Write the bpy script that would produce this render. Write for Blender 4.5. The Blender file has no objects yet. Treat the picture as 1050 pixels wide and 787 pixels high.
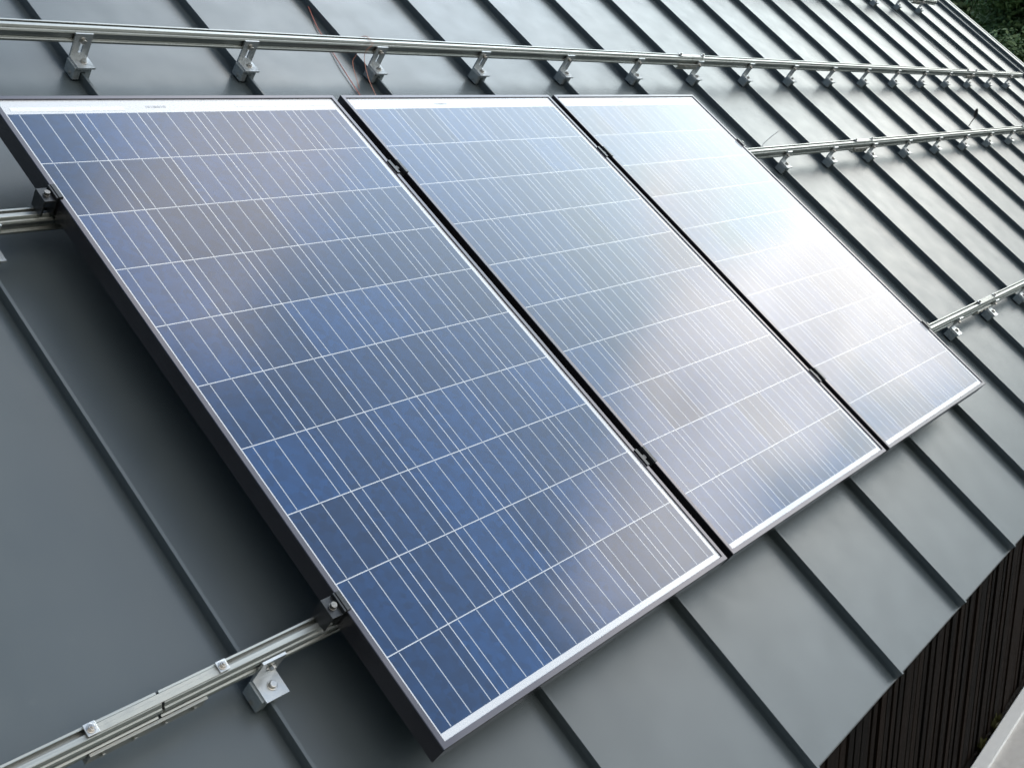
import bpy, bmesh, math, random
import numpy as np
from mathutils import Matrix, Vector
random.seed(7); rng = np.random.default_rng(7)
C = bpy.data.collections.new('scene'); bpy.context.scene.collection.children.link(C)
R = math.radians
PITCH = R(39.0); CP, SP = math.cos(PITCH), math.sin(PITCH)
EAVE_Z, EAVE_V = 2.42, 2.12
DP = 0.155                       # panel glass plane above the roof sheet
SEAM0, SEAMP = -0.122, 0.5168    # first seam, spacing
# ---------------------------------------------------------------- roof frame
ORG = Vector((0, 0, EAVE_Z + EAVE_V * SP))
def roofp(u, v, n):              # u along the eave, v down the slope, n off the sheet
    return Vector((u, -v * CP - n * SP, -v * SP + n * CP)) + ORG
EAVE_Y = roofp(0, EAVE_V, 0).y
# ---------------------------------------------------------------- materials
def node_mat(name):
    m = bpy.data.materials.new(name); m.use_nodes = True
    return m, m.node_tree.nodes, m.node_tree.links, m.node_tree.nodes['Principled BSDF']
def simple(name, col, rough=.5, metal=0., spec=.5, var=0., scale=30., bump=0., bscale=200.):
    m, N, L, b = node_mat(name)
    b.inputs['Base Color'].default_value = (*col, 1); b.inputs['Roughness'].default_value = rough
    b.inputs['Metallic'].default_value = metal; b.inputs['Specular IOR Level'].default_value = spec
    tc = N.new('ShaderNodeTexCoord')
    if var:
        nz = N.new('ShaderNodeTexNoise'); nz.inputs['Scale'].default_value = scale; nz.inputs['Detail'].default_value = 6
        L.new(tc.outputs['Object'], nz.inputs['Vector'])
        mr = N.new('ShaderNodeMapRange'); mr.inputs['To Min'].default_value = 1 - var; mr.inputs['To Max'].default_value = 1 + var
        mr.inputs['From Min'].default_value = .3; mr.inputs['From Max'].default_value = .7
        L.new(nz.outputs['Fac'], mr.inputs['Value'])
        mx = N.new('ShaderNodeVectorMath'); mx.operation = 'SCALE'; mx.inputs[0].default_value = col
        L.new(mr.outputs[0], mx.inputs['Scale']); L.new(mx.outputs[0], b.inputs['Base Color'])
        mr2 = N.new('ShaderNodeMapRange'); mr2.inputs['To Min'].default_value = rough * (1 - var); mr2.inputs['To Max'].default_value = min(1, rough * (1 + var))
        mr2.inputs['From Min'].default_value = .3; mr2.inputs['From Max'].default_value = .7
        L.new(nz.outputs['Fac'], mr2.inputs['Value']); L.new(mr2.outputs[0], b.inputs['Roughness'])
    if bump:
        nb = N.new('ShaderNodeTexNoise'); nb.inputs['Scale'].default_value = bscale; nb.inputs['Detail'].default_value = 4
        L.new(tc.outputs['Object'], nb.inputs['Vector'])
        bp = N.new('ShaderNodeBump'); bp.inputs['Strength'].default_value = bump; bp.inputs['Distance'].default_value = .01
        L.new(nb.outputs['Fac'], bp.inputs['Height']); L.new(bp.outputs[0], b.inputs['Normal'])
    return m
def brushed(name, col, rough, stretch, metal=1.):
    m = simple(name, col, rough, metal)
    N, L = m.node_tree.nodes, m.node_tree.links; b = N['Principled BSDF']
    tc = N.new('ShaderNodeTexCoord'); mp = N.new('ShaderNodeMapping'); mp.inputs['Scale'].default_value = stretch
    nz = N.new('ShaderNodeTexNoise'); nz.inputs['Scale'].default_value = 1; nz.inputs['Detail'].default_value = 5
    L.new(tc.outputs['Object'], mp.inputs[0]); L.new(mp.outputs[0], nz.inputs['Vector'])
    mr = N.new('ShaderNodeMapRange'); mr.inputs['From Min'].default_value = .25; mr.inputs['From Max'].default_value = .75
    mr.inputs['To Min'].default_value = rough * .75; mr.inputs['To Max'].default_value = rough * 1.3
    L.new(nz.outputs['Fac'], mr.inputs['Value']); L.new(mr.outputs[0], b.inputs['Roughness'])
    mr2 = N.new('ShaderNodeMapRange'); mr2.inputs['From Min'].default_value = .25; mr2.inputs['From Max'].default_value = .75
    mr2.inputs['To Min'].default_value = .88; mr2.inputs['To Max'].default_value = 1.08
    L.new(nz.outputs['Fac'], mr2.inputs['Value'])
    mx = N.new('ShaderNodeVectorMath'); mx.operation = 'SCALE'; mx.inputs[0].default_value = col
    L.new(mr2.outputs[0], mx.inputs['Scale']); L.new(mx.outputs[0], b.inputs['Base Color'])
    return m
def roof_paint(name):
    m, N, L, b = node_mat(name)
    tc = N.new('ShaderNodeTexCoord')
    nz = N.new('ShaderNodeTexNoise'); nz.inputs['Scale'].default_value = 2.2; nz.inputs['Detail'].default_value = 7; nz.inputs['Roughness'].default_value = .6
    L.new(tc.outputs['Object'], nz.inputs['Vector'])
    cr = N.new('ShaderNodeValToRGB'); cr.color_ramp.elements[0].position = .3; cr.color_ramp.elements[1].position = .7
    cr.color_ramp.elements[0].color = (.060, .076, .083, 1); cr.color_ramp.elements[1].color = (.071, .088, .095, 1)
    mps = N.new('ShaderNodeMapping'); mps.inputs['Scale'].default_value = (26, 1.3, 1); L.new(tc.outputs['Object'], mps.inputs[0])
    ns = N.new('ShaderNodeTexNoise'); ns.inputs['Scale'].default_value = 1; ns.inputs['Detail'].default_value = 6; L.new(mps.outputs[0], ns.inputs['Vector'])
    av = N.new('ShaderNodeMath'); av.operation = 'MULTIPLY_ADD'; av.inputs[1].default_value = .35; L.new(ns.outputs['Fac'], av.inputs[0])
    sb = N.new('ShaderNodeMath'); sb.operation = 'MULTIPLY'; sb.inputs[1].default_value = .65; L.new(nz.outputs['Fac'], sb.inputs[0]); L.new(sb.outputs[0], av.inputs[2])
    L.new(av.outputs[0], cr.inputs[0])
    # scuffs and dried drops: small pale spots
    vs = N.new('ShaderNodeTexVoronoi'); vs.inputs['Scale'].default_value = 9; vs.inputs['Randomness'].default_value = 1; L.new(tc.outputs['Object'], vs.inputs['Vector'])
    sp = N.new('ShaderNodeMapRange'); sp.inputs['From Min'].default_value = .06; sp.inputs['From Max'].default_value = .02; sp.inputs['To Min'].default_value = 0; sp.inputs['To Max'].default_value = .10
    L.new(vs.outputs['Distance'], sp.inputs['Value'])
    mxs = N.new('ShaderNodeMix'); mxs.data_type = 'RGBA'; L.new(sp.outputs[0], mxs.inputs[0]); L.new(cr.outputs[0], mxs.inputs[6]); mxs.inputs[7].default_value = (.30, .31, .30, 1)
    L.new(mxs.outputs[2], b.inputs['Base Color'])
    mr = N.new('ShaderNodeMapRange'); mr.inputs['From Min'].default_value = .3; mr.inputs['From Max'].default_value = .7
    mr.inputs['To Min'].default_value = ROOF_ROUGH - .03; mr.inputs['To Max'].default_value = ROOF_ROUGH + .04
    nz2 = N.new('ShaderNodeTexNoise'); nz2.inputs['Scale'].default_value = 9; nz2.inputs['Detail'].default_value = 8
    L.new(tc.outputs['Object'], nz2.inputs['Vector']); L.new(nz2.outputs['Fac'], mr.inputs['Value']); L.new(mr.outputs[0], b.inputs['Roughness'])
    b.inputs['IOR'].default_value = 1.72
    # slight oil-canning of the thin sheet
    mp = N.new('ShaderNodeMapping'); mp.inputs['Scale'].default_value = (3.2, 1.1, 1)
    L.new(tc.outputs['Object'], mp.inputs[0])
    nb = N.new('ShaderNodeTexNoise'); nb.inputs['Scale'].default_value = 1.; nb.inputs['Detail'].default_value = 2
    L.new(mp.outputs[0], nb.inputs['Vector'])
    bp = N.new('ShaderNodeBump'); bp.inputs['Strength'].default_value = .16; bp.inputs['Distance'].default_value = .02
    L.new(nb.outputs['Fac'], bp.inputs['Height'])
    nf = N.new('ShaderNodeTexNoise'); nf.inputs['Scale'].default_value = 700
    L.new(tc.outputs['Object'], nf.inputs['Vector'])
    bp2 = N.new('ShaderNodeBump'); bp2.inputs['Strength'].default_value = .008; bp2.inputs['Distance'].default_value = .001
    L.new(nf.outputs['Fac'], bp2.inputs['Height']); L.new(bp.outputs[0], bp2.inputs['Normal']); L.new(bp2.outputs[0], b.inputs['Normal'])
    return m
ROOF_ROUGH = .36
M = {}
M['roof'] = roof_paint('coated steel sheet')
M['rail'] = brushed('mill finish aluminium', (.40, .41, .39), .42, (6, 400, 400))
M['rail_plate'] = brushed('splice aluminium', (.42, .42, .39), .5, (60, 60, 60), .9)
M['bracket'] = brushed('bracket aluminium', (.58, .60, .61), .40, (90, 90, 90), .8)
M['block'] = brushed('cast clamp aluminium', (.34, .38, .40), .5, (120, 120, 120), .35)
M['bolt'] = simple('stainless bolt', (.55, .53, .50), .28, 1., var=.2, scale=300)
M['dark_bolt'] = simple('dull steel bolt', (.22, .21, .20), .4, .9, var=.2, scale=300)
M['frame'] = brushed('anodised frame', (.115, .11, .122), .28, (9, 9, 9), .9)
M['clamp'] = simple('dark anodised clamp', (.05, .052, .055), .35, .6, var=.2, scale=200)
M['plastic'] = simple('black plastic', (.012, .012, .013), .4, 0, var=.2, scale=60)
M['wire_red'] = simple('red wire sheath', (.60, .20, .15), .5, 0, var=.15, scale=80)
M['wire_orange'] = simple('orange thread', (.62, .26, .18), .6, 0, var=.15, scale=80)
M['cable'] = simple('dark cable', (.07, .07, .075), .5, 0, var=.2, scale=80)
M['back'] = simple('black backsheet', (.02, .02, .022), .6, 0, var=.1, scale=20)
M['ribbon'] = simple('tinned ribbon', (.86, .87, .88), .22, 0, spec=.5, var=.05, scale=60)
M['ink'] = simple('barcode ink', (.42, .44, .48), .25, 0, var=.05, scale=60)
M['kerb'] = simple('white painted kerb', (.93, .93, .92), .6, 0, var=.03, scale=14, bump=.05, bscale=120)
M['soil'] = simple('dark soil', (.035, .028, .02), .95, 0, var=.4, scale=30, bump=.8, bscale=60)
M['ground'] = simple('grass ground', (.045, .065, .022), .95, 0, var=.35, scale=.5, bump=.5, bscale=20)
M['bark'] = simple('bark', (.07, .055, .04), .9, 0, var=.35, scale=12, bump=.8, bscale=30)
M['fascia'] = simple('dark fascia board', (.022, .018, .015), .7, 0, var=.3, scale=25, bump=.3, bscale=80)

def paving():
    m, N, L, b = node_mat('pale gravel concrete')
    tc = N.new('ShaderNodeTexCoord')
    v = N.new('ShaderNodeTexNoise'); v.inputs['Scale'].default_value = 26; v.inputs['Detail'].default_value = 8; v.inputs['Roughness'].default_value = .7
    L.new(tc.outputs['Object'], v.inputs['Vector'])
    cr = N.new('ShaderNodeValToRGB'); cr.color_ramp.elements[0].position = .3; cr.color_ramp.elements[1].position = .72
    cr.color_ramp.elements[0].color = (.58, .56, .53, 1); cr.color_ramp.elements[1].color = (.76, .73, .70, 1)
    L.new(v.outputs['Fac'], cr.inputs[0]); L.new(cr.outputs[0], b.inputs['Base Color']); b.inputs['Roughness'].default_value = .9
    bp = N.new('ShaderNodeBump'); bp.inputs['Strength'].default_value = .15; bp.inputs['Distance'].default_value = .01
    L.new(v.outputs['Fac'], bp.inputs['Height']); L.new(bp.outputs[0], b.inputs['Normal'])
    return m
M['paving'] = paving()
def wood():
    m, N, L, b = node_mat('dark stained boards')
    tc = N.new('ShaderNodeTexCoord')
    sx = N.new('ShaderNodeSeparateXYZ'); L.new(tc.outputs['Object'], sx.inputs[0])
    q = N.new('ShaderNodeMath'); q.operation = 'MULTIPLY'; q.inputs[1].default_value = 1 / .075; L.new(sx.outputs[0], q.inputs[0])
    fl = N.new('ShaderNodeMath'); fl.operation = 'FLOOR'; L.new(q.outputs[0], fl.inputs[0])
    wn = N.new('ShaderNodeTexWhiteNoise'); wn.noise_dimensions = '1D'; L.new(fl.outputs[0], wn.inputs['W'])
    mp = N.new('ShaderNodeMapping'); mp.inputs['Scale'].default_value = (60, 60, 2.2); L.new(tc.outputs['Object'], mp.inputs[0])
    nz = N.new('ShaderNodeTexNoise'); nz.inputs['Scale'].default_value = 1; nz.inputs['Detail'].default_value = 8; L.new(mp.outputs[0], nz.inputs['Vector'])
    cr = N.new('ShaderNodeValToRGB'); cr.color_ramp.elements[0].position = .3; cr.color_ramp.elements[1].position = .75
    cr.color_ramp.elements[0].color = (.0012, .0007, .0005, 1); cr.color_ramp.elements[1].color = (.010, .0056, .0035, 1)
    ad = N.new('ShaderNodeMath'); ad.operation = 'MULTIPLY_ADD'; ad.inputs[1].default_value = .35; ad.inputs[2].default_value = -.12
    L.new(wn.outputs['Value'], ad.inputs[0])
    a2 = N.new('ShaderNodeMath'); L.new(ad.outputs[0], a2.inputs[0]); L.new(nz.outputs['Fac'], a2.inputs[1])
    L.new(a2.outputs[0], cr.inputs[0]); L.new(cr.outputs[0], b.inputs['Base Color']); b.inputs['Roughness'].default_value = .75; b.inputs['Specular IOR Level'].default_value = .08
    bp = N.new('ShaderNodeBump'); bp.inputs['Strength'].default_value = .4; bp.inputs['Distance'].default_value = .004
    L.new(nz.outputs['Fac'], bp.inputs['Height']); L.new(bp.outputs[0], b.inputs['Normal'])
    return m
M['wood'] = wood()
def leafmat(name, c0, c1, scale):
    m, N, L, b = node_mat(name)
    tc = N.new('ShaderNodeTexCoord'); nz = N.new('ShaderNodeTexNoise'); nz.inputs['Scale'].default_value = scale; nz.inputs['Detail'].default_value = 4
    L.new(tc.outputs['Object'], nz.inputs['Vector'])
    cr = N.new('ShaderNodeValToRGB'); cr.color_ramp.elements[0].position = .35; cr.color_ramp.elements[1].position = .65
    cr.color_ramp.elements[0].color = (*c0, 1); cr.color_ramp.elements[1].color = (*c1, 1)
    L.new(nz.outputs['Fac'], cr.inputs[0]); L.new(cr.outputs[0], b.inputs['Base Color']); b.inputs['Roughness'].default_value = .6
    return m
M['leaf_dark'] = leafmat('dark leaves', (.065, .105, .048), (.12, .18, .07), .7)
M['leaf_mid'] = leafmat('mid green leaves', (.085, .14, .05), (.15, .23, .075), .9)
M['leaf_weed'] = leafmat('weed leaves', (.06, .06, .015), (.11, .11, .03), 9)

# cell grid constants, in panel-local coordinates (x right, y up the slope, origin = top-left outer corner)
PW, PH, PT, LIP = .972, 1.662, .046, .012
CX0, CW = .0158, .930 / 6      # left edge of the cells, cell pitch across
CY0, CHT = .057, .158          # top edge of the cells (down from the top), cell pitch down
def cellmat():
    m, N, L, b = node_mat('solar glass over polycrystalline cells')
    def math_(op, a, c=None, d=None):
        n = N.new('ShaderNodeMath'); n.operation = op
        for i, x in enumerate((a, c, d)):
            if x is None: continue
            if isinstance(x, (int, float)): n.inputs[i].default_value = x
            else: L.new(x, n.inputs[i])
        return n.outputs[0]
    tc = N.new('ShaderNodeTexCoord'); sx = N.new('ShaderNodeSeparateXYZ'); L.new(tc.outputs['Object'], sx.inputs[0])
    X, Y = sx.outputs[0], sx.outputs[1]
    cxv = math_('DIVIDE', math_('SUBTRACT', X, CX0), CW)
    cyv = math_('DIVIDE', math_('SUBTRACT', math_('MULTIPLY', Y, -1), CY0), CHT)
    ix, iy = math_('FLOOR', cxv), math_('FLOOR', cyv)
    fx, fy = math_('SUBTRACT', cxv, ix), math_('SUBTRACT', cyv, iy)
    cb = N.new('ShaderNodeCombineXYZ'); L.new(ix, cb.inputs[0]); L.new(iy, cb.inputs[1])
    oi = N.new('ShaderNodeObjectInfo'); L.new(oi.outputs['Random'], cb.inputs[2])
    wn = N.new('ShaderNodeTexWhiteNoise'); wn.noise_dimensions = '3D'; L.new(cb.outputs[0], wn.inputs['Vector'])
    off = math_('MULTIPLY', math_('SUBTRACT', wn.outputs['Value'], .5), .022)      # the strings never line up exactly
    fxo = math_('ADD', fx, off)
    # bus ribbons at 1/6, 3/6, 5/6
    t = math_('FRACT', math_('MULTIPLY', fxo, 3)); dist = math_('ABSOLUTE', math_('SUBTRACT', t, .5))
    bus = math_('LESS_THAN', dist, 3 * .00108 / CW)
    bus = math_('MULTIPLY', bus, math_('LESS_THAN', math_('ABSOLUTE', math_('SUBTRACT', fy, .5)), .484))
    bus = math_('MULTIPLY', bus, math_('LESS_THAN', math_('ABSOLUTE', math_('SUBTRACT', cyv, 5)), 5.0))
    gx = math_('GREATER_THAN', math_('ABSOLUTE', math_('SUBTRACT', fx, .5)), .5 - .0010 / CW)
    gy = math_('GREATER_THAN', math_('ABSOLUTE', math_('SUBTRACT', fy, .5)), .5 - .0011 / CHT)
    outx = math_('GREATER_THAN', math_('ABSOLUTE', math_('SUBTRACT', cxv, 3)), 3.0)
    outy = math_('GREATER_THAN', math_('ABSOLUTE', math_('SUBTRACT', cyv, 5)), 5.0)
    white = math_('MAXIMUM', outx, outy); gaps = math_('MAXIMUM', gx, gy)
    # grid fingers: very fine lines across each cell
    # polycrystalline grains
    vo = N.new('ShaderNodeTexVoronoi'); vo.inputs['Scale'].default_value = 75; vo.voronoi_dimensions = '3D'
    L.new(tc.outputs['Object'], vo.inputs['Vector'])
    sv = N.new('ShaderNodeSeparateColor'); L.new(vo.outputs['Color'], sv.inputs[0])
    g = math_('MULTIPLY_ADD', sv.outputs[0], .34, .83)
    cellv = math_('MULTIPLY_ADD', wn.outputs['Value'], .52, .74)
    gg = math_('MULTIPLY', g, cellv)
    sc = N.new('ShaderNodeVectorMath'); sc.operation = 'SCALE'; sc.inputs[0].default_value = CELL_COL
    L.new(gg, sc.inputs['Scale'])
    m0 = N.new('ShaderNodeMix'); m0.data_type = 'RGBA'; L.new(gaps, m0.inputs[0]); L.new(sc.outputs[0], m0.inputs[6]); m0.inputs[7].default_value = (.60, .63, .68, 1)
    m1 = N.new('ShaderNodeMix'); m1.data_type = 'RGBA'; L.new(white, m1.inputs[0]); L.new(m0.outputs[2], m1.inputs[6]); m1.inputs[7].default_value = (.70, .71, .74, 1)
    m2 = N.new('ShaderNodeMix'); m2.data_type = 'RGBA'; L.new(bus, m2.inputs[0]); L.new(m1.outputs[2], m2.inputs[6]); m2.inputs[7].default_value = (.46, .50, .56, 1)
    L.new(m2.outputs[2], b.inputs['Base Color'])
    nz = N.new('ShaderNodeTexNoise'); nz.inputs['Scale'].default_value = 5; nz.inputs['Detail'].default_value = 7; L.new(tc.outputs['Object'], nz.inputs['Vector'])
    mr = N.new('ShaderNodeMapRange'); mr.inputs['From Min'].default_value = .3; mr.inputs['From Max'].default_value = .7
    mr.inputs['To Min'].default_value = GLASS_ROUGH - .02; mr.inputs['To Max'].default_value = GLASS_ROUGH + .04
    L.new(nz.outputs['Fac'], mr.inputs['Value']); L.new(mr.outputs[0], b.inputs['Roughness'])
    b.inputs['IOR'].default_value = 1.52
    bp = N.new('ShaderNodeBump'); bp.inputs['Strength'].default_value = .12; bp.inputs['Distance'].default_value = .004
    n2 = N.new('ShaderNodeTexNoise'); n2.inputs['Scale'].default_value = 2.5; n2.inputs['Detail'].default_value = 1; L.new(tc.outputs['Object'], n2.inputs['Vector'])
    L.new(n2.outputs['Fac'], bp.inputs['Height']); L.new(bp.outputs[0], b.inputs['Normal'])
    return m
CELL_COL = (.006, .044, .140); GLASS_ROUGH = .10
M['cells'] = cellmat()

# ---------------------------------------------------------------- mesh helpers
class MB:
    def __init__(s): s.v = []; s.f = []
    def add(s, v, f):
        o = len(s.v); s.v += [tuple(p) for p in v]; s.f += [tuple(i + o for i in q) for q in f]
    def box(s, x0, x1, y0, y1, z0, z1):
        s.add([(x0, y0, z0), (x1, y0, z0), (x1, y1, z0), (x0, y1, z0), (x0, y0, z1), (x1, y0, z1), (x1, y1, z1), (x0, y1, z1)],
              [(3, 2, 1, 0), (4, 5, 6, 7), (0, 1, 5, 4), (1, 2, 6, 5), (2, 3, 7, 6), (3, 0, 4, 7)])
    def prism_x(s, prof, x0, x1):    # closed polygon of (y, z), counter-clockwise seen from +x, swept along x
        n = len(prof)
        s.add([(x0, y, z) for y, z in prof] + [(x1, y, z) for y, z in prof],
              [(i, (i + 1) % n, n + (i + 1) % n, n + i)[::-1] for i in range(n)] + [tuple(range(n)), tuple(range(2 * n - 1, n - 1, -1))])
    def prism_y(s, prof, y0, y1):
        n = len(prof)
        s.add([(x, y0, z) for x, z in prof] + [(x, y1, z) for x, z in prof],
              [(i, (i + 1) % n, n + (i + 1) % n, n + i) for i in range(n)] + [tuple(range(n))[::-1], tuple(range(n, 2 * n))])
    def cyl(s, c, ax, r, h, n=16, r2=None):
        c = Vector(c); ax = Vector(ax).normalized(); t = ax.orthogonal().normalized(); w = ax.cross(t); r2 = r if r2 is None else r2
        p = [c + (t * math.cos(2 * math.pi * i / n) + w * math.sin(2 * math.pi * i / n)) * r for i in range(n)]
        q = [c + ax * h + (t * math.cos(2 * math.pi * i / n) + w * math.sin(2 * math.pi * i / n)) * r2 for i in range(n)]
        s.add(p + q, [(i, (i + 1) % n, n + (i + 1) % n, n + i) for i in range(n)] + [tuple(range(n))[::-1], tuple(range(n, 2 * n))])
    def tube(s, pts, r, n=8):
        pts = [Vector(p) for p in pts]; rs = r if isinstance(r, (list, tuple)) else [r] * len(pts); rings = []; vs = []
        ref = None
        for i, p in enumerate(pts):
            d = (pts[min(i + 1, len(pts) - 1)] - pts[max(i - 1, 0)]).normalized()
            if ref is None: ref = d.orthogonal().normalized()
            t = (ref - d * ref.dot(d)).normalized(); ref = t; w = d.cross(t)
            vs += [p + (t * math.cos(2 * math.pi * k / n) + w * math.sin(2 * math.pi * k / n)) * rs[i] for k in range(n)]
        f = []
        for i in range(len(pts) - 1):
            for k in range(n):
                f.append((i * n + k, i * n + (k + 1) % n, (i + 1) * n + (k + 1) % n, (i + 1) * n + k))
        f += [tuple(range(n))[::-1], tuple(range((len(pts) - 1) * n, len(pts) * n))]
        s.add(vs, f)
    def build(s, name, mat, parent=None, bevel=0., smooth=False, seg=2):
        me = bpy.data.meshes.new(name); me.from_pydata(s.v, [], s.f); me.materials.append(mat)
        bm = bmesh.new(); bm.from_mesh(me); bmesh.ops.recalc_face_normals(bm, faces=bm.faces); bm.to_mesh(me); bm.free()
        if smooth:
            for p in me.polygons: p.use_smooth = True
        o = bpy.data.objects.new(name, me); C.objects.link(o)
        if parent: o.parent = parent
        if bevel:
            md = o.modifiers.new('bevel', 'BEVEL'); md.width = bevel; md.segments = seg; md.limit_method = 'ANGLE'; md.angle_limit = R(35)
        return o
def smooth_pts(pts, n=8):
    P = [Vector(p) for p in pts]; out = []
    for i in range(len(P) - 1):
        a, b, c, d = P[max(i - 1, 0)], P[i], P[i + 1], P[min(i + 2, len(P) - 1)]
        for k in range(n):
            t = k / n
            out.append(.5 * ((2 * b) + (c - a) * t + (2 * a - 5 * b + 4 * c - d) * t * t + (3 * b - a - 3 * c + d) * t ** 3))
    return out + [P[-1]]
def tag(o, label=None, cat=None, group=None, kind=None):
    if label: o['label'] = label
    if cat: o['category'] = cat
    if group: o['group'] = group
    if kind: o['kind'] = kind
    return o
def thing(name, loc, label, cat, group=None, tilt=True):
    o = bpy.data.objects.new(name, None); C.objects.link(o); o.empty_display_size = .05
    o.location = loc
    if tilt: o.rotation_euler = (PITCH, 0, 0)     # local x = along the eave, y = up the slope, z = off the sheet
    return tag(o, label, cat, group)
def copy_tree(o, parent=None):
    c = o.copy(); C.objects.link(c); c.parent = parent
    for ch in list(o.children): copy_tree(ch, c)
    return c

# ---------------------------------------------------------------- house: roof + wall
U0, U1, VR = -4.5, 10.26, -3.6
house = thing('house', Vector((0, EAVE_Y, 0)), 'house with dark grey standing seam metal roof and dark brown boarded wall below', 'house', tilt=False)
def roof_part(mb, name, mat, parent, **k):
    o = mb.build(name, mat, None, **k)
    o.parent = parent
    if parent is house:
        o.location = ORG - house.location; o.rotation_euler = (PITCH, 0, 0)
    return o
mb = MB()
# sheet with turned-down eave edge; subdivided so that it shades as one skin
mb.prism_x([(-EAVE_V, 0), (-EAVE_V - .0035, -.004), (-EAVE_V - .0035, -.030), (-EAVE_V - .0005, -.030), (-EAVE_V + .002, -.006), (-VR, -.006), (-VR, 0)][::-1], U0, U1)
roof = roof_part(mb, 'roof', M['roof'], house)
last = 19.54
seam_us = [SEAM0 + SEAMP * k for k in range(-8, 20)] + [SEAM0 + SEAMP * last]
SH = .028
def seam_mesh():
    m = MB(); w = .0042
    # folded double lock: thin web, thicker rolled head; end cut back a little at the eave
    prof = [(-.0022, .0005), (.0022, .0005), (.0022, .012), (.0050, .0135), (.0050, SH - .002), (.0035, SH), (-.0035, SH), (-.0042, SH - .002), (-.0042, .0125), (-.0022, .0115)]
    n = len(prof); y0 = -EAVE_V - .001; y1 = -VR
    m.add([(x, y0 - .006 * (1 - z / SH) * 0, z) for x, z in prof] + [(x, y1, z) for x, z in prof],
          [(i, (i + 1) % n, n + (i + 1) % n, n + i) for i in range(n)] + [tuple(range(n))[::-1], tuple(range(n, 2 * n))])
    return m
s0 = seam_mesh().build('standing_seam', M['roof'], roof); s0.location = (seam_us[0], 0, 0)
for u in seam_us[1:]:
    c = s0.copy(); C.objects.link(c); c.parent = roof; c.location = (u, 0, 0)
mb = MB(); mb.prism_y([(U1, .0), (U1 + .045, .0), (U1 + .045, .001), (U1 + .042, .0035), (U1 + .004, .0035), (U1, .002)], -EAVE_V, -VR)
mb.box(U1 + .035, U1 + .047, -EAVE_V, -VR, -.16, .001)
roof_part(mb, 'verge_trim', M['roof'], house, bevel=.003)
mb = MB(); mb.prism_x([(-VR, -.01), (-VR + .18, -.12), (-VR + .18, -.09), (-VR, .045), (-VR - .16, .035), (-VR - .16, .029)], U0, U1 + .04)
roof_part(mb, 'ridge_cap', M['roof'], house)
mb = MB(); mb.box(U0, U1 + .03, -EAVE_V + .02, -EAVE_V + .045, -.17, -.0065)
roof_part(mb, 'fascia', M['fascia'], house)
OVER = .64                                       # overhang: wall face behind the eave
wy = OVER
def wall_top(y): return EAVE_Z + y * (SP / CP) - .03
mb = MB(); mb.box(U0 + .3, U1 - .25, wy, wy + .2, 0., wall_top(wy))
x = U0 + .3; i = 0
while x < U1 - .26:
    w = .050 + .018 * random.random(); pr = .016 + .014 * random.random()
    mb.box(x, x + w, wy - pr, wy + .001, .06 + .02 * random.random(), wall_top(wy - pr) - .001)
    x += .075
mb.build('wall', M['wood'], house, bevel=.002, seg=1)
# gable and rear closing walls, so that the house is a body from the side as well
mb = MB(); yb = wy + 8.2; yr = (roofp(0, VR, 0).y - EAVE_Y); zr = roofp(0, VR, 0).z - .05
for xg in (U0 + .3, U1 - .33):
    pts = [(wy + .2, 0), (yb, 0), (yb, wall_top(wy)), (yr, zr), (wy + .2, wall_top(wy + .2))]
    mb.add([(xg, a, b) for a, b in pts] + [(xg + .08, a, b) for a, b in pts],
           [(0, 1, 2, 3, 4)[::-1], (5, 6, 7, 8, 9)] + [(k, (k + 1) % 5, 5 + (k + 1) % 5, 5 + k) for k in range(5)])
mb.box(U0 + .38, U1 - .33, yb - .1, yb, 0, wall_top(wy) - .1)
mb.build('gable_wall', M['wood'], house)
# far slope
mb = MB(); d = yb + .7 - yr
a, b_ = (yr, zr + .06), (yb + .7, zr + .06 - d * SP / CP)
mb.add([(U0, *a), (U1, *a), (U1, *b_), (U0, *b_), (U0, a[0], a[1] - .05), (U1, a[0], a[1] - .05), (U1, b_[0], b_[1] - .05), (U0, b_[0], b_[1] - .05)],
       [(0, 1, 2, 3), (7, 6, 5, 4), (0, 4, 5, 1), (1, 5, 6, 2), (2, 6, 7, 3), (3, 7, 4, 0)])
mb.build('rear_roof', M['roof'], house)

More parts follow.
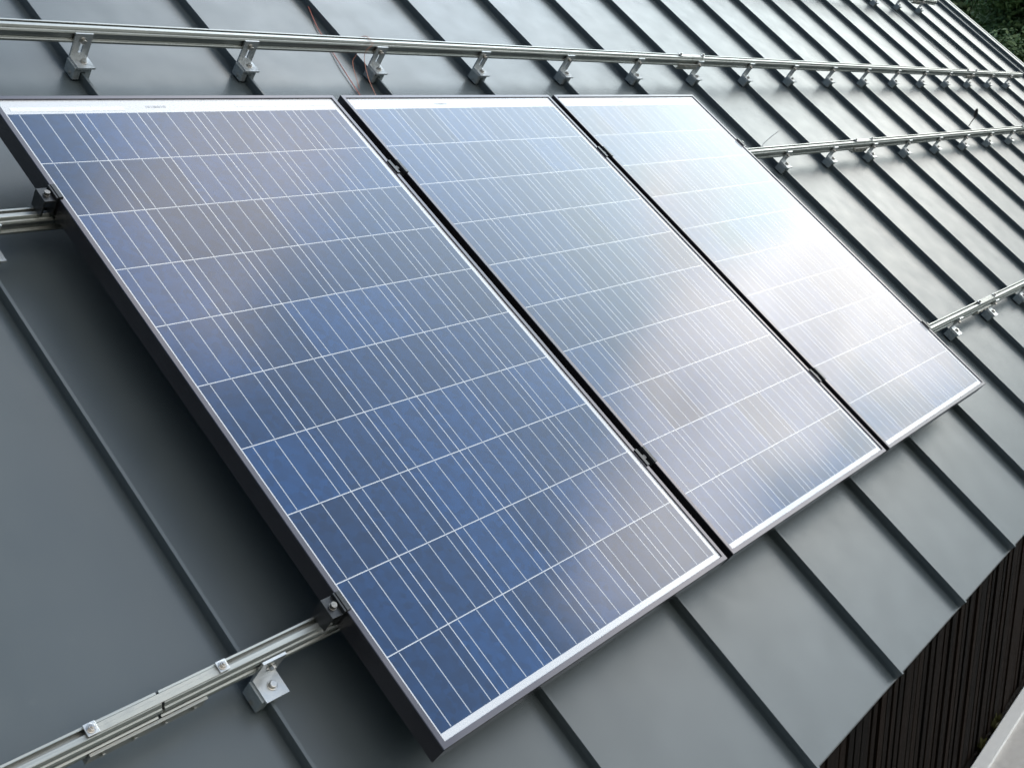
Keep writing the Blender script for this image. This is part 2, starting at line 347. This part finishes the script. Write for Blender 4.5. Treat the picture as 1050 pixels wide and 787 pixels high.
# ---------------------------------------------------------------- solar panels
def make_panel():
    t = thing('solar_panel', (0, 0, 0), 'x', 'solar panel', 'blue solar panels mounted side by side on the roof')
    W, H = PW, PH; rec = .0038
    # frame: four mitred lips and the outer walls, one mesh
    m = MB()
    def ring(a, z):   # inset a, height z
        return [(a, -a, z), (W - a, -a, z), (W - a, -H + a, z), (a, -H + a, z)]
    chain = [(.0, -PT), (.0, -.0012), (.0012, 0.), (LIP - .0008, 0.), (LIP, -.0008), (LIP, -rec - .004), (LIP - .0095, -rec - .004), (.0018, -rec - .006), (.0018, -PT + .002), (.026, -PT + .002), (.026, -PT)]
    vs = []; fs = []
    for a, z in chain: vs += ring(a, z)
    nC = len(chain)
    for i in range(nC):
        j = (i + 1) % nC
        for k in range(4): fs.append((i * 4 + k, i * 4 + (k + 1) % 4, j * 4 + (k + 1) % 4, j * 4 + k))
    m.add(vs, fs); m.build('frame', M['frame'], t)
    m = MB(); e = LIP + .0002
    m.box(e, W - e, -H + e, -e, -rec - .0035, -rec); m.build('cell_laminate', M['cells'], t)
    m = MB(); m.box(.004, W - .004, -H + .004, -.004, -rec - .0072, -rec - .0062); m.build('backsheet', M['back'], t)
    m = MB(); m.box(W * .5 - .06, W * .5 + .06, -.26, -.15, -.032, -rec - .0074); m.build('junction_box', M['plastic'], t, bevel=.004)
    z = -rec
    for x0, x1, y0, y1 in ((.03, .30, -.050, -.036), (.62, .93, -.040, -.028)):
        m = MB(); m.box(x0, x1, y0, y1, z + .0001, z + .0004); m.build('foil_strip', M['ribbon'], t)
    m = MB(); x = .360
    rr = random.Random(3)
    while x < .416:                      # serial-number bar code: too small to read in the photograph
        w = rr.choice((.0012, .002, .003)); m.box(x, x + w, -.0415, -.0345, z + .0001, z + .0004); x += w + rr.choice((.0012, .002, .0035))
    m.build('barcode', M['ink'], t)
    return t
P0 = make_panel()
plabels = ['leftmost of the three solar panels, deepest blue and nearest the lower rail splice',
           'middle solar panel of the three, pale blue between the two dark gaps',
           'rightmost solar panel of the three, almost white with sky glare']
panels = []
for k in range(3):
    o = P0 if k == 0 else copy_tree(P0)
    o.location = roofp(k * 1.0007 + .0152, -.012, DP); o['label'] = plabels[k]; panels.append(o)

# ---------------------------------------------------------------- rails
RT = DP - PT - .001        # top of the rails
RH = .039; RB = RT - RH
def rail_prof():
    # y runs up-slope from the front face (0) to the back (.040); z from the bottom
    h = RH; w = .031
    return [(0, 0), (w, 0), (w, h), (.0260, h), (.0260, h - .003), (.0280, h - .003), (.0280, h - .011), (.0130, h - .011), (.0130, h - .003), (.0185, h - .003), (.0185, h),
            (.0090, h), (.0082, h - .0012), (.0050, h - .0055), (.0062, h - .0064), (.0050, h - .0080), (.0032, h - .0078), (0, h - .0120),
            (0, .0255), (.004, .0245), (.004, .0085), (0, .0075), (-.0022, .0050), (-.0022, .0)]
def make_rail(label, vf, u0, u1, splices, lift=0., group='aluminium mounting rails across the roof'):
    t = thing('mounting_rail', roofp(u0, vf, RB + lift), label, 'rail', group)
    cuts = [u0] + [s for s, _ in splices] + [u1]
    for i in range(len(cuts) - 1):
        a = cuts[i] + (.002 if i else 0); b = cuts[i + 1] - (.002 if i < len(cuts) - 2 else 0)
        m = MB(); m.prism_x(rail_prof(), a - u0, b - u0); m.build('rail_bar', M['rail'], t, bevel=.0006, seg=1)
    for s, ln in splices:
        x = s - u0; h = ln / 2
        m = MB(); m.box(x - h + .006, x + h - .006, .0188, .0257, RH - .0040, RH + .0008)
        m.box(x - h + .006, x + h - .006, .0105, .0188, RH + .0002, RH + .0022)
        pl = m.build('splice_plate', M['rail_plate'], t, bevel=.0006)
        for sx in (-1, 1):
            m = MB(); m.box(x + sx * (h - .004) - .0095, x + sx * (h - .004) + .0095, .0108, .0305, RH + .0025, RH + .0052)
            w = m.build('washer_plate', M['bracket'], t, bevel=.0008)
            m = MB(); cx = x + sx * (h - .004)
            m.cyl((cx, .0205, RH + .0052), (0, 0, 1), .0078, .0012, 20); m.cyl((cx, .0205, RH + .0064), (0, 0, 1), .0058, .0052, 6); m.cyl((cx, .0205, RH + .0116), (0, 0, 1), .0030, .003, 10)
            m.build('bolt', M['bolt'], w, bevel=.0008)
        m = MB(); hl = h * .86
        m.prism_x([(-.0062, -.014), (-.0024, -.014), (-.0024, .012), (-.0080, .012), (-.0080, .0095), (-.0062, .0085)][::-1], x - hl - .02, x + hl - .02)
        m.box(x - hl - .02, x + hl - .02, -.0062, .026, -.0165, -.0140)
        lp = m.build('joint_plate', M['rail_plate'], t, bevel=.0006)
        for j in range(4):
            m = MB(); bx = x - .02 + hl * (-.78 + 1.56 * j / 3)
            m.cyl((bx, -.0062, -.001), (0, -1, 0), .0048, .0045, 6); m.build('bolt', M['bolt'], lp, bevel=.0006)
    return t
VA, VB, VC, VD = -.304, .312, 1.361, -1.305; LIFT = .016
make_rail('long bare aluminium rail crossing the roof just above the three solar panels', VA, -1.9, 9.0, [(3.425, .21), (7.62, .21)], LIFT)
make_rail('aluminium rail passing beneath the upper third of the solar panels', VB, -2.2, 9.2, [(4.385, .22), (7.46, .22)])
make_rail('aluminium rail beneath the lower third of the panels, spliced at lower left', VC, -2.2, 9.2, [(-.326, .235), (3.88, .23)])
make_rail('distant aluminium rail near the top edge of the photo, highest on the roof', VD, 4.6, 9.0, [(8.55, .21)], LIFT)

# ---------------------------------------------------------------- seam clamps carrying the rails
def make_clamp(hz):
    t = thing('seam_clamp', (0, 0, 0), 'x', 'clamp')
    # origin on the roof sheet, at the seam, at the rail's front face; y<0 is down-slope
    y0, y1 = -.046, -.003; top = .0415
    m = MB()
    m.prism_y([(-.0240, .006), (-.0052, .006), (-.0062, .0300), (.0068, .0300), (.0058, .006), (.0225, .006), (.0225, top), (-.0240, top)], y0, y1)
    m.build('clamp_block', M['block'], t, bevel=.0012)
    bx = .004
    m = MB(); th = .005; x0, x1 = -.024 + bx, .024 + bx
    # foot + upright leg with a long slot, one bent plate
    m.box(x0, x1, -.051, -.001 - th, top + .0002, top + .0002 + th)
    yl0, yl1 = -.001 - th, -.001
    zb, zt = top + .0002, hz; s0, s1, sz0, sz1 = bx - .0048, bx + .0048, top + .018, hz - .012
    m.box(x0, s0, yl0, yl1, zb, zt); m.box(s1, x1, yl0, yl1, zb, zt); m.box(s0, s1, yl0, yl1, zb, sz0); m.box(s0, s1, yl0, yl1, sz1, zt)
    bm_ = m.build('angle_bracket', M['bracket'], t)
    m = MB(); c = (bx + .002, -.028, top + .0002 + th)
    m.cyl(c, (0, 0, 1), .0095, .0016, 20); m.cyl((c[0], c[1], c[2] + .0016), (0, 0, 1), .0072, .0060, 18, .0066)
    m.build('bolt', M['bolt'], t, bevel=.001)
    m = MB(); m.cyl((bx, yl0, hz - .020), (0, -1, 0), .0098, .0016, 20); m.cyl((bx, yl0 - .0016, hz - .020), (0, -1, 0), .0070, .0075, 6)
    m.build('nut', M['bolt'], t, bevel=.0008)
    m = MB(); m.cyl((-.0240, -.028, .016), (-1, 0, 0), .0045, .003, 6); m.build('set_screw', M['bolt'], t)
    return t
K0 = {h: make_clamp(h) for h in (.100, .115)}; used = set()
ordn = ['first', 'second', 'third', 'fourth', 'fifth', 'sixth', 'seventh', 'eighth', 'ninth', 'tenth', 'eleventh', 'twelfth', 'thirteenth', 'fourteenth', 'fifteenth', 'sixteenth', 'seventeenth']
def put_clamp(k, vf, label, group):
    h = .115 if vf in (VA, VD) else .100
    o = copy_tree(K0[h]) if h in used else K0[h]; used.add(h)
    o.location = roofp(SEAM0 + SEAMP * k + random.uniform(-.002, .002), vf + random.uniform(-.0005, 0), 0)
    o['label'] = label; o['group'] = group
gA, gB, gC, gD = 'seam clamps under the rail above the panels', 'seam clamps under the upper panel rail', 'seam clamps under the lower panel rail', 'seam clamps under the highest rail'
for k in range(1, 18):
    n = ordn[k - 1]
    put_clamp(k, VA, 'aluminium seam clamp on the long rail above the panels, %s' % ('nearest one at far left' if k == 1 else 'last one at its right end' if k == 17 else n + ' from the left'), gA)
put_clamp(0, VB, 'aluminium seam clamp at left photo edge, left of the panels under the upper panel rail', gB)
for k in range(7, 15):
    n = ordn[k - 7]
    put_clamp(k, VB, 'aluminium seam clamp on the upper panel rail, %s right of the panels' % n, gB)
put_clamp(0, VC, 'large bolted aluminium seam clamp at lower left, beside the rail splice', gC)
for k in range(7, 10):
    put_clamp(k, VC, 'aluminium seam clamp on the lower panel rail, %s right of the panels' % ordn[k - 7], gC)
for j, k in enumerate((15, 16, 17)):
    put_clamp(k, VD, 'small aluminium seam clamp on the highest rail at top of photo, %s' % ('left of three', 'middle of three', 'right of three')[j], gD)

# ---------------------------------------------------------------- panel clamps
def end_clamp(label, u, v, side):     # side -1: left edge of the array, +1: right edge
    t = thing('end_clamp', roofp(u, v, RT), label, 'clamp', 'dark end clamps at the outer panel edges')
    m = MB(); s = side; h = PT + .001
    def bx(x0, x1, y0, y1, z0, z1): m.box(min(x0 * s, x1 * s), max(x0 * s, x1 * s), y0, y1, z0, z1)
    bx(.0015, .006, -.02, .02, .0005, h + .0025)             # web against the frame
    bx(-.009, .0012, -.02, .02, h + .0004, h + .0040)        # lip over the frame
    bx(.006, .030, -.02, .02, h - .010, h - .005)            # bolted shelf
    bx(.026, .030, -.02, .02, .0005, h - .010)               # outer leg
    m.build('clamp_body', M['clamp'], t, bevel=.0008)
    m = MB(); m.cyl((.0165 * s, 0, h - .005), (0, 0, 1), .0075, .0015, 18); m.cyl((.0165 * s, 0, h - .0035), (0, 0, 1), .0062, .0065, 12); m.build('bolt', M['dark_bolt'], t, bevel=.0006)
    return t
uL, uR = .0152, 2 * 1.0007 + .0152 + PW
end_clamp('dark end clamp holding the left panel edge on the upper panel rail', uL, VB - .020, -1)
end_clamp('dark end clamp holding the left panel edge on the lower panel rail', uL, VC - .018, -1)
end_clamp('small dark end clamp holding the right panel edge on the upper rail', uR, VB - .020, 1)
end_clamp('small dark end clamp holding the right panel edge on the lower rail', uR, VC - .018, 1)
def mid_clamp(label, u, v):
    t = thing('mid_clamp', roofp(u, v, RT), label, 'clamp', 'black mid clamps in the gaps between panels')
    h = PT + .001; g = (1.0007 - PW) / 2
    m = MB()
    m.box(-g - .007, -g + .003, -.025, .025, h + .0004, h + .0032); m.box(g - .003, g + .007, -.025, .025, h + .0004, h + .0032)
    m.box(-g + .0012, -g + .0040, -.025, .025, h - .012, h + .0004); m.box(g - .0040, g - .0012, -.025, .025, h - .012, h + .0004)
    m.box(-g + .0012, g - .0012, -.025, .025, h - .015, h - .012)
    m.build('clamp_body', M['clamp'], t, bevel=.0006)
    m = MB(); m.cyl((0, 0, h - .012), (0, 0, 1), .0065, .010, 14); m.cyl((0, 0, .0005), (0, 0, 1), .004, h - .0155, 10); m.build('bolt', M['clamp'], t, bevel=.0006)
for k, side in ((0, 'left'), (1, 'right')):
    for v, wh in ((VB - .022, 'upper'), (VC - .022, 'lower')):
        mid_clamp('black mid clamp in the %s gap between panels, the %s of two' % (side, wh), k * 1.0007 + .0152 + PW + (1.0007 - PW) / 2, v)

# ---------------------------------------------------------------- wires and small loose things
def wire(name, pts, r, mat, label, cat, n=8):
    P = [roofp(*p) for p in pts]; o0 = P[0].copy()
    m = MB(); m.tube(smooth_pts([p - o0 for p in P], n), r, 6)
    o = m.build(name, mat, None, smooth=True); o.location = o0
    return tag(o, label, cat)
wire('wire', [(1.49, -1.0, .004), (1.462, -.80, .004), (1.447, -.709, .006), (1.417, -.635, .008), (1.385, -.542, .006), (1.362, -.43, .004), (1.340, -.334, .006), (1.317, -.205, .004), (1.29, -.05, .004), (1.27, .3, .004)],
     .0016, M['wire_red'], 'thin red wire running down the roof sheet and under the rail', 'wire')
wire('thread', [(1.30, -.20, .03), (1.328, -.292, .055), (1.345, -.310, .080), (1.352, -.343, .095), (1.374, -.3385, RT + LIFT + .001), (1.384, -.318, RT + LIFT + .0025), (1.376, -.2955, RT + LIFT + .001), (1.362, -.2935, RT + LIFT - .02), (1.362, -.285, .075), (1.345, -.22, .05), (1.318, -.136, .045), (1.29, -.02, .03), (1.28, .1, .01)],
     .0011, M['wire_orange'], 'thin orange thread looped over the rail above the left panel gap', 'thread')
wire('cable', [(8.03, -1.9, .004), (8.021, -1.241, .004), (8.022, -.887, .004), (8.03, -.529, .004), (8.05, -.253, .004), (8.045, -.075, .004), (8.02, .158, .004), (8.0, .40, .004)],
     .0018, M['cable'], 'thin dark cable lying down the roof between two seams at far right', 'cable')
wire('cable_tail', [(3.27, .305, .104), (3.31, .262, .098), (3.40, .232, .100), (3.50, .205, .104), (3.57, .188, .108)],
     .0016, M['cable'], 'short thin wire end sticking up beside the right panel corner', 'wire')
pl = thing('cable_plug', roofp(6.76, .13, 0.0), 'small black cable plug standing on its thin lead behind the rail', 'plug')
m = MB(); m.tube(smooth_pts([(0, 0, 0), (-.004, .004, .03), (-.012, .006, .065)]), .003, 6); m.build('lead', M['cable'], pl, smooth=True)
m = MB(); m.tube([(-.012, .006, .063), (-.018, .010, .075), (-.035, .016, .095), (-.055, .022, .118), (-.062, .024, .126)], [.005, .011, .013, .009, .004], 10); m.build('plug_body', M['plastic'], pl, smooth=True)

# ---------------------------------------------------------------- ground, kerb, paving
def flat(name, mat, x0, x1, y0, y1, z, kind='structure'):
    m = MB(); m.add([(x0, y0, z), (x1, y0, z), (x1, y1, z), (x0, y1, z)], [(0, 1, 2, 3)]); o = m.build(name, mat); return tag(o, kind=kind)
flat('ground', M['ground'], -250, 350, -250, 250, 0)
ky0, ky1 = EAVE_Y + .505, EAVE_Y + .59
flat('soil_strip', M['soil'], U0, 14, ky1 - .01, EAVE_Y + OVER + .02, .012)
m = MB(); m.box(-8, 18, EAVE_Y - 3.4, ky0 - .001, -.05, .055); tag(m.build('paving', M['paving']), kind='structure')
m = MB(); m.box(-8, 18, ky0, ky1, -.05, .075); tag(m.build('kerb', M['kerb'], bevel=.006), kind='structure')

# weeds growing at the foot of the wall
def weed(loc, label, h, nl, seed):
    r = random.Random(seed)
    t = thing('weed', loc, label, 'plant', 'weeds at the foot of the boarded wall', tilt=False)
    m = MB()
    for i in range(nl):
        a = r.uniform(0, 6.28); L_ = h * r.uniform(.5, 1.); lean = r.uniform(.15, .6); w = .010 * r.uniform(.7, 1.5)
        d = Vector((math.cos(a), math.sin(a) * .5, 0)); s = Vector((-d.y, d.x, 0)).normalized()
        p = [d * (lean * L_ * tt ** 1.6) + Vector((0, 0, L_ * tt * (1 - .25 * tt))) for tt in (0, .35, .7, 1)]
        ws = (w * .4, w, w * .8, w * .1)
        vs = []
        for q, ww in zip(p, ws): vs += [q - s * ww, q + s * ww]
        m.add(vs, [(0, 1, 3, 2), (2, 3, 5, 4), (4, 5, 7, 6)])
    m.build('foliage', M['leaf_weed'], t)
weed((5.35, EAVE_Y + .612, .012), 'yellow green weed between the dark wall and the white kerb, upper one', .20, 46, 1)
weed((5.08, EAVE_Y + .61, .012), 'yellow green weed between the dark wall and the white kerb, lower one', .15, 40, 2)

# ---------------------------------------------------------------- trees
def leaf_cloud(centers, radii, n, size, rg, flat_=.75):
    c = np.asarray(centers, float); r = np.asarray(radii, float)
    pick = rg.choice(len(c), n, p=r ** 2 / (r ** 2).sum())
    d = rg.normal(size=(n, 3)); d /= np.linalg.norm(d, axis=1)[:, None]
    rad = r[pick] * (rg.random(n) ** .45) * rg.uniform(.75, 1.12, n)
    p = c[pick] + d * rad[:, None] * [1, 1, flat_]
    nrm = d + rg.normal(scale=.6, size=(n, 3)) + [0, 0, .5]; nrm /= np.linalg.norm(nrm, axis=1)[:, None]
    t = np.cross(nrm, rg.normal(size=(n, 3))); t /= np.linalg.norm(t, axis=1)[:, None]; b = np.cross(nrm, t)
    s = size * rg.uniform(.6, 1.4, n)[:, None]
    v = np.stack([p - t * s, p - b * s * .5 + nrm * s * .12, p + t * s, p + b * s * .5 + nrm * s * .12], 1).reshape(-1, 3)
    return v
def mesh_quads(name, v, mat, parent=None):
    me = bpy.data.meshes.new(name); n = len(v) // 4
    me.vertices.add(len(v)); me.vertices.foreach_set('co', v.astype(np.float32).ravel())
    me.loops.add(n * 4); me.loops.foreach_set('vertex_index', np.arange(n * 4, dtype=np.int32))
    me.polygons.add(n); me.polygons.foreach_set('loop_start', np.arange(0, n * 4, 4, dtype=np.int32))
    me.update(calc_edges=True); me.materials.append(mat)
    o = bpy.data.objects.new(name, me); C.objects.link(o)
    if parent: o.parent = parent
    return o
def tree(loc, h, w, label, mat, seed, n=14000, leaf=.16):
    rg = np.random.default_rng(seed); t = thing('tree', loc, label, 'tree', 'trees beyond the right end of the roof', tilt=False)
    m = MB(); lean = rg.normal(scale=.03 * h, size=2)
    tr = [(0, 0, -.1), (lean[0] * .2, lean[1] * .2, h * .3), (lean[0] * .6, lean[1] * .6, h * .6), (lean[0], lean[1], h * .9)]
    m.tube(smooth_pts(tr), [h * .026 * (1 - .75 * i / 24) for i in range(25)], 10)
    cs, rs = [], []
    for i in range(26):
        z = h * (.24 + .72 * (i + rg.random()) / 26); a = rg.uniform(0, 6.28)
        prof = math.sin(min(1., (z / h - .12) / .8) * math.pi) ** .6
        rr = w * prof * rg.uniform(.35, .85)
        c = np.array([math.cos(a) * rr, math.sin(a) * rr, z]); cs.append(c); rs.append(w * rg.uniform(.28, .46) * (.5 + .5 * prof))
        b0 = Vector((lean[0] * z / h * .8, lean[1] * z / h * .8, z * .78)); m.tube([b0, b0.lerp(Vector(c), .55) + Vector((0, 0, .15)), Vector(c)], [h * .009, h * .006, h * .003], 6)
    m.build('trunk', M['bark'], t, smooth=True)
    v = leaf_cloud(cs, rs, n, leaf, rg)
    mesh_quads('crown', v, mat, t)
def pol(az, dist): return (-1.1 + dist * math.cos(R(az)), -2.36 + dist * math.sin(R(az)), 0)
tree(pol(13.2, 27), 8.2, 2.9, 'mid green broadleaf tree close beyond the right roof end, lower one', M['leaf_mid'], 11, 95000, .05)
tree(pol(18.5, 33), 12.5, 3.8, 'dark green tall tree beyond the right roof end, behind the lighter tree', M['leaf_dark'], 12, 90000, .065)
tree(pol(3, 30), 9.5, 3.4, 'dark green tree hidden right of the roof, outside the photo', M['leaf_dark'], 13, 12000, .2)
tree(pol(-9, 28), 10.5, 3.5, 'broad green tree right of the terrace, outside the photo', M['leaf_mid'], 14, 12000, .2)
# far wood: one mass
rg = np.random.default_rng(5); cs, rs = [], []
for i in range(430):
    az = rg.uniform(-75, 285); back = 100 < az < 262; dist = rg.uniform(24, 40) if back else rg.uniform(42, 75); p = pol(az, dist); hh = rg.uniform(9, 17) if back else rg.uniform(6, 15) * (.8 + .25 * math.sin(az * .23))  # back: unseen wood behind the camera, added nearer and taller to darken left-facing sides
    for z in np.linspace(1.5, hh, 4): cs.append((p[0] + rg.normal(), p[1] + rg.normal(), z)); rs.append(2.6 * (1.25 - .6 * z / hh))
tag(mesh_quads('woods', leaf_cloud(cs, rs, 150000, .45, rg, 1.), M['leaf_dark']), 'dark green wood closing the view beyond the roof', 'wood', kind='stuff')

# ---------------------------------------------------------------- sky, sun
CLOUDS = [(-14, 50, 14., -.25), (-14, 46, 50., -.14), (2, 38, 120., -.14), (8, 54, 110., .46), (-20, 34, 220., .34), (-8, 31, 240., .26), (-6, 23.5, 150., .40), (5, 32, 300., .10),
          (-1.5, 26, 1200., -.20), (-4, 59, 400., .25), (-100, 30, 3., .2), (-10, 17, 200., -.05)]     # azimuth, elevation, tightness, how much cloud
SUN_AZ, SUN_EL = SUN = (0.0, 29.0)      # degrees, azimuth from +X towards +Y
def dirv(az, el): return Vector((math.cos(R(el)) * math.cos(R(az)), math.cos(R(el)) * math.sin(R(az)), math.sin(R(el))))
w = bpy.data.worlds.new('World'); bpy.context.scene.world = w; w.use_nodes = True
N, L = w.node_tree.nodes, w.node_tree.links; bg = N['Background']
STR = .15; bg.inputs['Strength'].default_value = STR
sky = N.new('ShaderNodeTexSky'); sky.sky_type = 'NISHITA'; sky.sun_disc = False
sky.sun_elevation = R(SUN_EL); sky.sun_rotation = R(90 - SUN_AZ); sky.air_density = 1.; sky.dust_density = 1.; sky.ozone_density = 1.5
tc = N.new('ShaderNodeTexCoord')
def wm(op, a, c=None, d=None):
    n = N.new('ShaderNodeMath'); n.operation = op
    for i, x in enumerate((a, c, d)):
        if x is None: continue
        if isinstance(x, (int, float)): n.inputs[i].default_value = x
        else: L.new(x, n.inputs[i])
    return n.outputs[0]
sx = N.new('ShaderNodeSeparateXYZ'); L.new(tc.outputs['Generated'], sx.inputs[0])
def dotn(d):
    n = N.new('ShaderNodeVectorMath'); n.operation = 'DOT_PRODUCT'; L.new(tc.outputs['Generated'], n.inputs[0]); n.inputs[1].default_value = d; return n.outputs['Value']
def lobe(az, el, k):                     # smooth lobe round a direction, 1 at its centre
    return wm('EXPONENT', wm('MULTIPLY', wm('SUBTRACT', dotn(dirv(az, el)), 1.), k))
zc = wm('ADD', wm('MAXIMUM', sx.outputs[2], 0.), .18)
cb = N.new('ShaderNodeCombineXYZ'); L.new(wm('DIVIDE', sx.outputs[0], zc), cb.inputs[0]); L.new(wm('DIVIDE', sx.outputs[1], zc), cb.inputs[1])
nz = N.new('ShaderNodeTexNoise'); nz.inputs['Scale'].default_value = 4.6; nz.inputs['Detail'].default_value = 5; nz.inputs['Roughness'].default_value = .55; nz.inputs['Distortion'].default_value = .4
L.new(cb.outputs[0], nz.inputs['Vector'])
# cloud cover: broken overhead, closed towards the sun and the horizon
hz = wm('MULTIPLY', wm('SUBTRACT', sx.outputs[2], .42), 1 / .20)
band = wm('EXPONENT', wm('MULTIPLY', wm('MULTIPLY', hz, hz), -1.))          # brightest where the sun stands behind the cloud
glow = wm('MULTIPLY', band, lobe(-2, 26, 4.))
north = lobe(22, 44, 24.)
cover = wm('ADD', nz.outputs['Fac'], wm('MULTIPLY', wm('SUBTRACT', 1., sx.outputs[2]), .06))
for az, el, k, amt in CLOUDS:
    cover = wm('MULTIPLY_ADD', lobe(az, el, k), amt, cover)
mr = N.new('ShaderNodeMapRange'); mr.interpolation_type = 'SMOOTHSTEP'; mr.inputs['From Min'].default_value = .50; mr.inputs['From Max'].default_value = .70
L.new(cover, mr.inputs['Value']); mask = mr.outputs[0]
nz2 = N.new('ShaderNodeTexNoise'); nz2.inputs['Scale'].default_value = 5.; nz2.inputs['Detail'].default_value = 5; L.new(cb.outputs[0], nz2.inputs['Vector'])
side = N.new('ShaderNodeMapRange'); side.interpolation_type = 'SMOOTHSTEP'; side.inputs['From Min'].default_value = -.6; side.inputs['From Max'].default_value = .45
side.inputs['To Min'].default_value = .5; side.inputs['To Max'].default_value = 8.5
L.new(wm('MULTIPLY_ADD', sx.outputs[1], -.25, sx.outputs[0]), side.inputs['Value'])
low = N.new('ShaderNodeMapRange'); low.interpolation_type = 'SMOOTHSTEP'; low.inputs['From Min'].default_value = .18; low.inputs['From Max'].default_value = .44
low.inputs['To Min'].default_value = .45; low.inputs['To Max'].default_value = 1.; L.new(sx.outputs[2], low.inputs['Value'])
cl = wm('ADD', wm('MULTIPLY_ADD', glow, 21., side.outputs[0]), wm('MULTIPLY', lobe(-105, 28, 3.), 8.))
cl = wm('MULTIPLY_ADD', lobe(8, 54, 60.), 9., wm('MULTIPLY_ADD', lobe(-20, 34, 120.), 5., cl))
cl = wm('MULTIPLY', wm('MULTIPLY', cl, low.outputs[0]), wm('MULTIPLY_ADD', nz2.outputs['Fac'], 1.2, .4))
ccol = N.new('ShaderNodeVectorMath'); ccol.operation = 'SCALE'; ccol.inputs[0].default_value = (1., .965, .90); L.new(cl, ccol.inputs['Scale'])
# thin bright haze in the clear sky: towards the sun and over the ridge
hz_ = wm('MULTIPLY', wm('ADD', wm('MULTIPLY', glow, 3.6), wm('MULTIPLY', north, 19.)), low.outputs[0])
hcol = N.new('ShaderNodeVectorMath'); hcol.operation = 'SCALE'; hcol.inputs[0].default_value = (.80, .94, 1.06); L.new(hz_, hcol.inputs['Scale'])
skc = N.new('ShaderNodeVectorMath'); skc.operation = 'MULTIPLY'; skc.inputs[1].default_value = (.80, 1.02, 1.05); L.new(sky.outputs[0], skc.inputs[0])
sadd = N.new('ShaderNodeVectorMath'); sadd.operation = 'ADD'; L.new(skc.outputs[0], sadd.inputs[0]); L.new(hcol.outputs[0], sadd.inputs[1])
mx = N.new('ShaderNodeMix'); mx.data_type = 'RGBA'; L.new(mask, mx.inputs[0]); L.new(sadd.outputs[0], mx.inputs[6]); L.new(ccol.outputs[0], mx.inputs[7])
L.new(mx.outputs[2], bg.inputs['Color'])
ld = bpy.data.lights.new('sun', 'SUN'); ld.energy = .55; ld.angle = R(72); ld.color = (1., .95, .87)
lo = bpy.data.objects.new('sun', ld); C.objects.link(lo)
lo.rotation_euler = (-dirv(SUN_AZ, SUN_EL)).to_track_quat('-Z', 'Y').to_euler(); lo.location = (0, 0, 30)

# ---------------------------------------------------------------- camera
f_px = 1097.16; rv = Vector((-.588621, -.754141, -.494640)); cam_roof = (-1.110472, 1.825849, -1.475815)
Rm = Matrix.Rotation(rv.length, 3, rv.normalized())      # rows: right, down, forward in (u, v, d)
def rdir(r): return Vector((r[0], -r[1] * CP + r[2] * SP, -r[1] * SP - r[2] * CP))
ri, dn, fw = rdir(Rm[0]), rdir(Rm[1]), rdir(Rm[2])
cd = bpy.data.cameras.new('camera'); cam = bpy.data.objects.new('camera', cd); C.objects.link(cam)
mw = Matrix((ri, -dn, -fw)).transposed().to_4x4(); mw.translation = roofp(cam_roof[0], cam_roof[1], DP - cam_roof[2])
cam.matrix_world = mw
cd.sensor_fit = 'HORIZONTAL'; cd.sensor_width = 36; cd.lens = f_px / 1050 * 36; cd.clip_start = .05; cd.clip_end = 1000
sc = bpy.context.scene; sc.camera = cam
sc.view_settings.view_transform = 'Standard'; sc.view_settings.look = 'None'; sc.view_settings.exposure = .34; sc.view_settings.gamma = 1
sc.cycles.use_denoising = True; sc.cycles.denoising_input_passes = 'RGB'
sc.cycles.max_bounces = 6; sc.cycles.diffuse_bounces = 3; sc.cycles.glossy_bounces = 4; sc.cycles.transmission_bounces = 2
